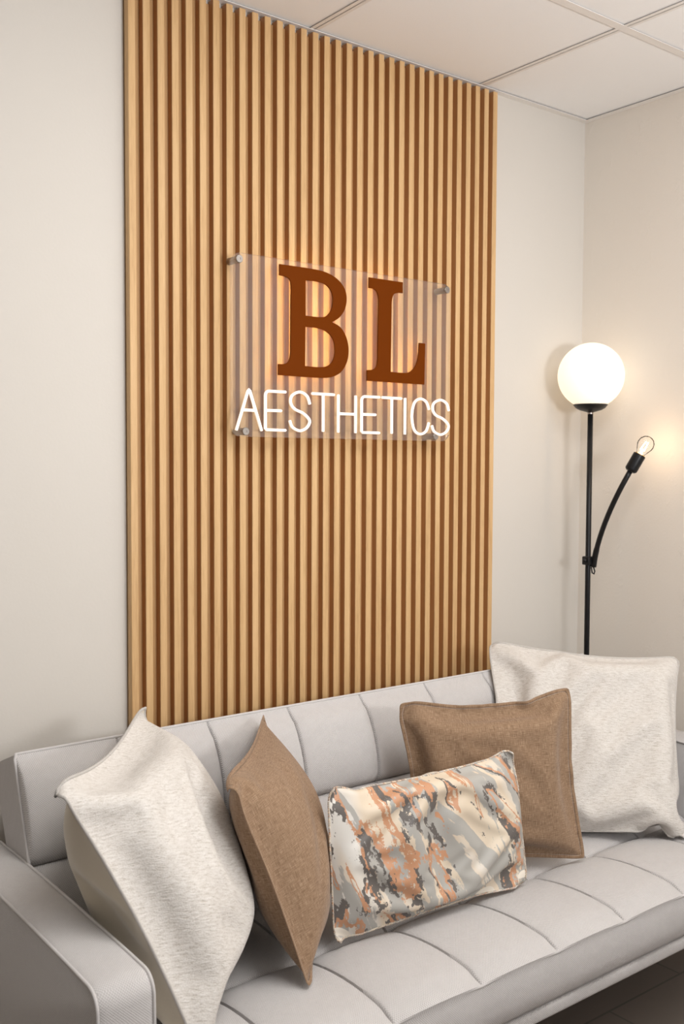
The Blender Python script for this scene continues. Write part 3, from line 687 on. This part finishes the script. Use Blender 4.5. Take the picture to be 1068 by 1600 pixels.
# ------------------------------------------------------------------ cushions: cloth inflated by position based dynamics
def inflate(corners, thick, slack, N_=46, planes=(), steps=110, iters=7, ring=0, bend=0.25, seed=0, barrel=0.06, solids=()):
    """corners TL,TR,BR,BL (seen from the front). returns front, back grids (N+1,N+1,3), row 0 = top"""
    rs = np.random.RandomState(seed)
    TL, TR, BR, BL = [np.array(c, float) for c in corners]
    t = np.linspace(0, 1, N_ + 1); b_, a_ = np.meshgrid(t, t, indexing='ij')   # b row (down), a col (right)
    a_ = a_[..., None]; b_ = b_[..., None]
    ab = a_ + barrel * 0.5 * (2 * a_ - 1) * np.sin(PI * b_); bb = b_ + barrel * 0.5 * (2 * b_ - 1) * np.sin(PI * a_); a0, b0 = a_, b_; a_, b_ = ab, bb
    flat_ = TL * (1 - a_) * (1 - b_) + TR * a_ * (1 - b_) + BR * a_ * b_ + BL * (1 - a_) * b_
    a_, b_ = a0, b0
    n = np.cross((TR + BR - TL - BL), (TL + TR - BL - BR)); n /= np.linalg.norm(n)     # outwards, towards the front
    W = 0.5 * (np.linalg.norm(TR - TL) + np.linalg.norm(BR - BL)) * slack; Hh = 0.5 * (np.linalg.norm(BL - TL) + np.linalg.norm(BR - TR)) * slack
    lw, lh = W / N_, Hh / N_
    env = (np.sin(PI * a_) * np.sin(PI * b_)) ** 0.5
    def rn():
        z = rs.normal(size=(7, 7)); 
        xi = np.linspace(0, 6, N_ + 1); i0 = np.clip(xi.astype(int), 0, 5); f = xi - i0
        f = f * f * (3 - 2 * f)
        zz = z[i0] * (1 - f)[:, None] + z[i0 + 1] * f[:, None]
        return (zz[:, i0] * (1 - f) + zz[:, i0 + 1] * f)[..., None]
    X = np.stack([flat_ + n * env * (thick * 0.30 + 0.004 * rn()), flat_ - n * env * (thick * 0.30 + 0.004 * rn())])
    X += rs.normal(size=X.shape) * 0.0006
    prev = X.copy()
    tgt = [(0, 0, TL), (0, N_, TR), (N_, N_, BR), (N_, 0, BL)]
    def cons(A_, B_, l, k):
        d = B_ - A_; L_ = np.sqrt((d * d).sum(-1, keepdims=True)) + 1e-9
        c = d * (0.5 * k * (L_ - l) / L_); return c
    LW = lw * (1 + barrel * np.sin(PI * t))[:, None, None]; LH = lh * (1 + barrel * np.sin(PI * t))[:, None]
    DG = np.sqrt(LW[:-1, :, :] ** 2 + (lh * (1 + barrel * np.sin(PI * 0.5 * (t[1:] + t[:-1]))))[None, :, None] ** 2)
    def relax():
        for s0 in (0, 1):
            m = N_ + 1
            e = (m - s0) // 2 * 2 + s0
            A_ = X[:, :, s0:e:2]; B_ = X[:, :, s0 + 1:e:2]; c = cons(A_, B_, LW, 1.0); A_ += c; B_ -= c
            A_ = X[:, s0:e:2]; B_ = X[:, s0 + 1:e:2]; c = cons(A_, B_, LH, 1.0); A_ += c; B_ -= c
            D_ = DG[s0:e:2][:X[:, s0 + 1:e:2].shape[1]]
            A_ = X[:, s0:e:2, :-1]; B_ = X[:, s0 + 1:e:2, 1:]; c = cons(A_, B_, D_, 0.35); A_ += c; B_ -= c
            A_ = X[:, s0:e:2, 1:]; B_ = X[:, s0 + 1:e:2, :-1]; c = cons(A_, B_, D_, 0.35); A_ += c; B_ -= c
        for s0 in range(4):
            i = np.arange(s0, N_ - 1, 4)
            A_ = X[:, :, i]; B_ = X[:, :, i + 2]; c = cons(A_, B_, 2 * LW, bend); X[:, :, i] += c; X[:, :, i + 2] -= c
            A_ = X[:, i]; B_ = X[:, i + 2]; c = cons(A_, B_, 2 * LH, bend); X[:, i] += c; X[:, i + 2] -= c
    rr = range(ring + 1)
    def seam():
        for k in rr:
            for sl in ((k, slice(None)), (N_ - k, slice(None)), (slice(None), k), (slice(None), N_ - k)):
                m = 0.5 * (X[0][sl] + X[1][sl]); X[0][sl] = m; X[1][sl] = m
        for i, j, p in tgt:
            d = (p - X[0, i, j]) * 0.9; X[:, i, j] += d
    def coll():
        for (p, nn, zmin, zmax) in planes:
            p = np.array(p, float); nn = np.array(nn, float); nn = nn / np.linalg.norm(nn)
            d = (X - p) @ nn; m = (d < 0) & (X[..., 2] < zmax) & (X[..., 2] > zmin)
            X[m] -= nn * d[m][:, None]
    tm = thick * 0.56; pr = 0.0022
    for st in range(steps):
        vel = (X - prev) * 0.86; prev = X.copy()
        du = np.zeros_like(X); dv = np.zeros_like(X)
        du[:, :, 1:-1] = X[:, :, 2:] - X[:, :, :-2]; dv[:, 1:-1] = X[:, 2:] - X[:, :-2]
        nr = np.cross(dv, du); nr /= (np.linalg.norm(nr, axis=-1, keepdims=True) + 1e-9)
        nr[0] *= np.sign((nr[0] @ n).mean()); nr[1] *= -np.sign((nr[1] @ n).mean())
        sep = ((X[0] - X[1]) @ n)[2:-2, 2:-2].mean()
        a = pr * np.clip((tm - sep) / (tm * 0.25) , -0.5, 1)
        X = X + vel + nr * a
        for it in range(iters): relax(); seam(); coll()
        if solids and (st % 3 == 0 or st > steps - 6):
            flatX = X.reshape(-1, 3)
            for tree, marg in solids:
                for k in range(len(flatX)):
                    co, no, ix, di = tree.find_nearest(flatX[k], 0.09)
                    if co is None: continue
                    dd = (Vector(flatX[k]) - co)
                    sd = dd.dot(no)
                    if sd < marg and (di < marg or abs(sd) > 0.6 * di):
                        p_ = co + no * marg; flatX[k] = p_; prev.reshape(-1, 3)[k] = p_
    return X[0], X[1], W, Hh

def cushion(name, label, corners, thick, slack, mf_, mb_, seam_mat, ring=0, flange_t=0.003, group=None, seam_r=0.0028, uvs=1.0, **kw):
    F_, B_, W, Hh = inflate(corners, thick, slack, ring=ring, solids=SOLIDS, **kw)
    n1 = F_.shape[0]; N_ = n1 - 1
    vv = [tuple(p) for p in F_.reshape(-1, 3)] + [tuple(p) for p in B_.reshape(-1, 3)]; q4 = []; m0 = n1 * n1
    for i in range(N_):
        for j in range(N_):
            k = i * n1 + j; q4.append((k, k + n1, k + n1 + 1, k + 1)); q4.append((m0 + k, m0 + k + 1, m0 + k + n1 + 1, m0 + k + n1))
    SOLIDS.append((BVHTree.FromPolygons(vv, q4), 0.006))
    root = thing(name, label, 'cushion', tuple(0.5 * (np.array(corners[2]) + np.array(corners[3]))), group)
    uv = [(j / N_ * W, (1 - i / N_) * Hh) for i in range(n1) for j in range(n1)]
    # nudge sheets apart at flange
    def grid(nm, G, flip, mat, lo, hi):
        idx = {}; vs = []; u2 = []
        for i in range(lo, hi + 1):
            for j in range(lo, hi + 1): idx[i, j] = len(vs); vs.append(G[i, j]); u2.append(uv[i * n1 + j])
        fs = []
        for i in range(lo, hi):
            for j in range(lo, hi):
                f = (idx[i, j], idx[i + 1, j], idx[i + 1, j + 1], idx[i, j + 1]); fs.append(f[::-1] if flip else f)
        o = from_py(nm, vs, fs, mat, root, True, u2); sb = o.modifiers.new('smooth', 'SUBSURF'); sb.levels = 1; sb.render_levels = 2; return o
    grid('front_cover', F_, False, mf_, ring, N_ - ring); grid('back_cover', B_, True, mb_, ring, N_ - ring)
    bnd = [(ring, j) for j in range(ring, N_ - ring)] + [(i, N_ - ring) for i in range(ring, N_ - ring)] + [(N_ - ring, j) for j in range(N_ - ring, ring, -1)] + [(i, ring) for i in range(N_ - ring, ring, -1)]
    if ring:
        vs = []; u2 = []; idx = {}; fs = []
        for i in range(n1):
            for j in range(n1):
                if min(i, j, N_ - i, N_ - j) <= ring: idx[i, j] = len(vs); vs.append(F_[i, j]); u2.append(uv[i * n1 + j])
        for i in range(N_):
            for j in range(N_):
                q = [(i, j), (i + 1, j), (i + 1, j + 1), (i, j + 1)]
                if all(k in idx for k in q): fs.append(tuple(idx[k] for k in q))
        o = from_py('flange', vs, fs, seam_mat, root, True, u2)
        so = o.modifiers.new('thick', 'SOLIDIFY'); so.thickness = flange_t; so.offset = 0
        sb = o.modifiers.new('smooth', 'SUBSURF'); sb.levels = 1; sb.render_levels = 1
        outer = [(0, j) for j in range(N_)] + [(i, N_) for i in range(N_)] + [(N_, j) for j in range(N_, 0, -1)] + [(i, 0) for i in range(N_, 0, -1)]
    else:
        vs_, fs_ = tube([F_[i, j] for i, j in bnd], seam_r, 8, True); k = len(bnd)
        from_py('edge_seam', vs_, fs_, seam_mat, root, True, [(a * 0.01, a * 0.01) for a in range(len(vs_))])
    settle(root); return root
sA, cA = math.sin(A), math.cos(A)
SOLIDS = []
dg = bpy.context.evaluated_depsgraph_get()
for o in sofa.children:
    if o.name.startswith(('seat_cushion', 'back_cushion', 'arm')):
        SOLIDS.append((BVHTree.FromPolygons([tuple(v.co + sofa.location) for v in o.data.vertices], [tuple(p.vertices) for p in o.data.polygons]), 0.0085))
SEAT = ((0, 0, 0.410), (0, 0, 1), -1, 9)
BACK = ((0, -0.250, 0.790), (0, -cA, sA), -1, 0.79)
ARM_L = ((-1.925, 0, 0), (1, 0, 0), -1, 0.600)

cushion('throw_cushion', 'large cream chenille cushion with one corner above the right end of the sofa back',
        [(-0.612, -0.200, 0.852), (-0.225, -0.520, 0.818), (-0.452, -0.705, 0.430), (-0.800, -0.365, 0.430)], 0.15, 1.04, M_chen, M_chen, M_chen,
        planes=[SEAT, BACK, ((SXR - 0.01, 0, 0), (-1, 0, 0), -1, 0.602)], seed=2, bend=0.35)
cushion('throw_cushion', 'square brown linen cushion with a flat edge behind the marbled cushion',
        [(-1.103, -0.385, 0.798), (-0.768, -0.595, 0.828), (-0.755, -0.640, 0.435), (-1.110, -0.425, 0.425)], 0.12, 1.035, M_linen, M_linen, M_linen, ring=1,
        planes=[SEAT, BACK], seed=5, bend=0.2, barrel=0.035)
cushion('throw_cushion', 'rectangular marbled grey, cream and copper cushion in the middle of the seat',
        [(-1.447, -0.585, 0.720), (-0.978, -0.615, 0.716), (-0.973, -0.640, 0.432), (-1.451, -0.614, 0.431)], 0.10, 1.03, M_marble, M_cream, M_marble,
        planes=[SEAT], seed=8, bend=0.4, seam_r=0.0022, barrel=0.11)
cushion('throw_cushion', 'large cream chenille cushion with beige velvet back leaning over the left arm',
        [(-2.020, -0.631, 0.836), (-1.684, -0.265, 0.852), (-1.578, -0.413, 0.43), (-1.850, -0.790, 0.43)], 0.242, 1.05, M_chen2, M_velvet, M_chen2,
        planes=[SEAT, BACK, ARM_L], seed=4, bend=0.5, barrel=0.14)
cushion('throw_cushion', 'brown linen cushion standing edge-on between the cream and marbled cushions',
        [(-1.692, -0.600, 0.766), (-1.402, -0.270, 0.800), (-1.380, -0.392, 0.432), (-1.603, -0.722, 0.434)], 0.152, 1.04, M_linen, M_linen, M_linen, ring=1,
        planes=[SEAT, BACK], seed=11, bend=0.2, barrel=0.11)
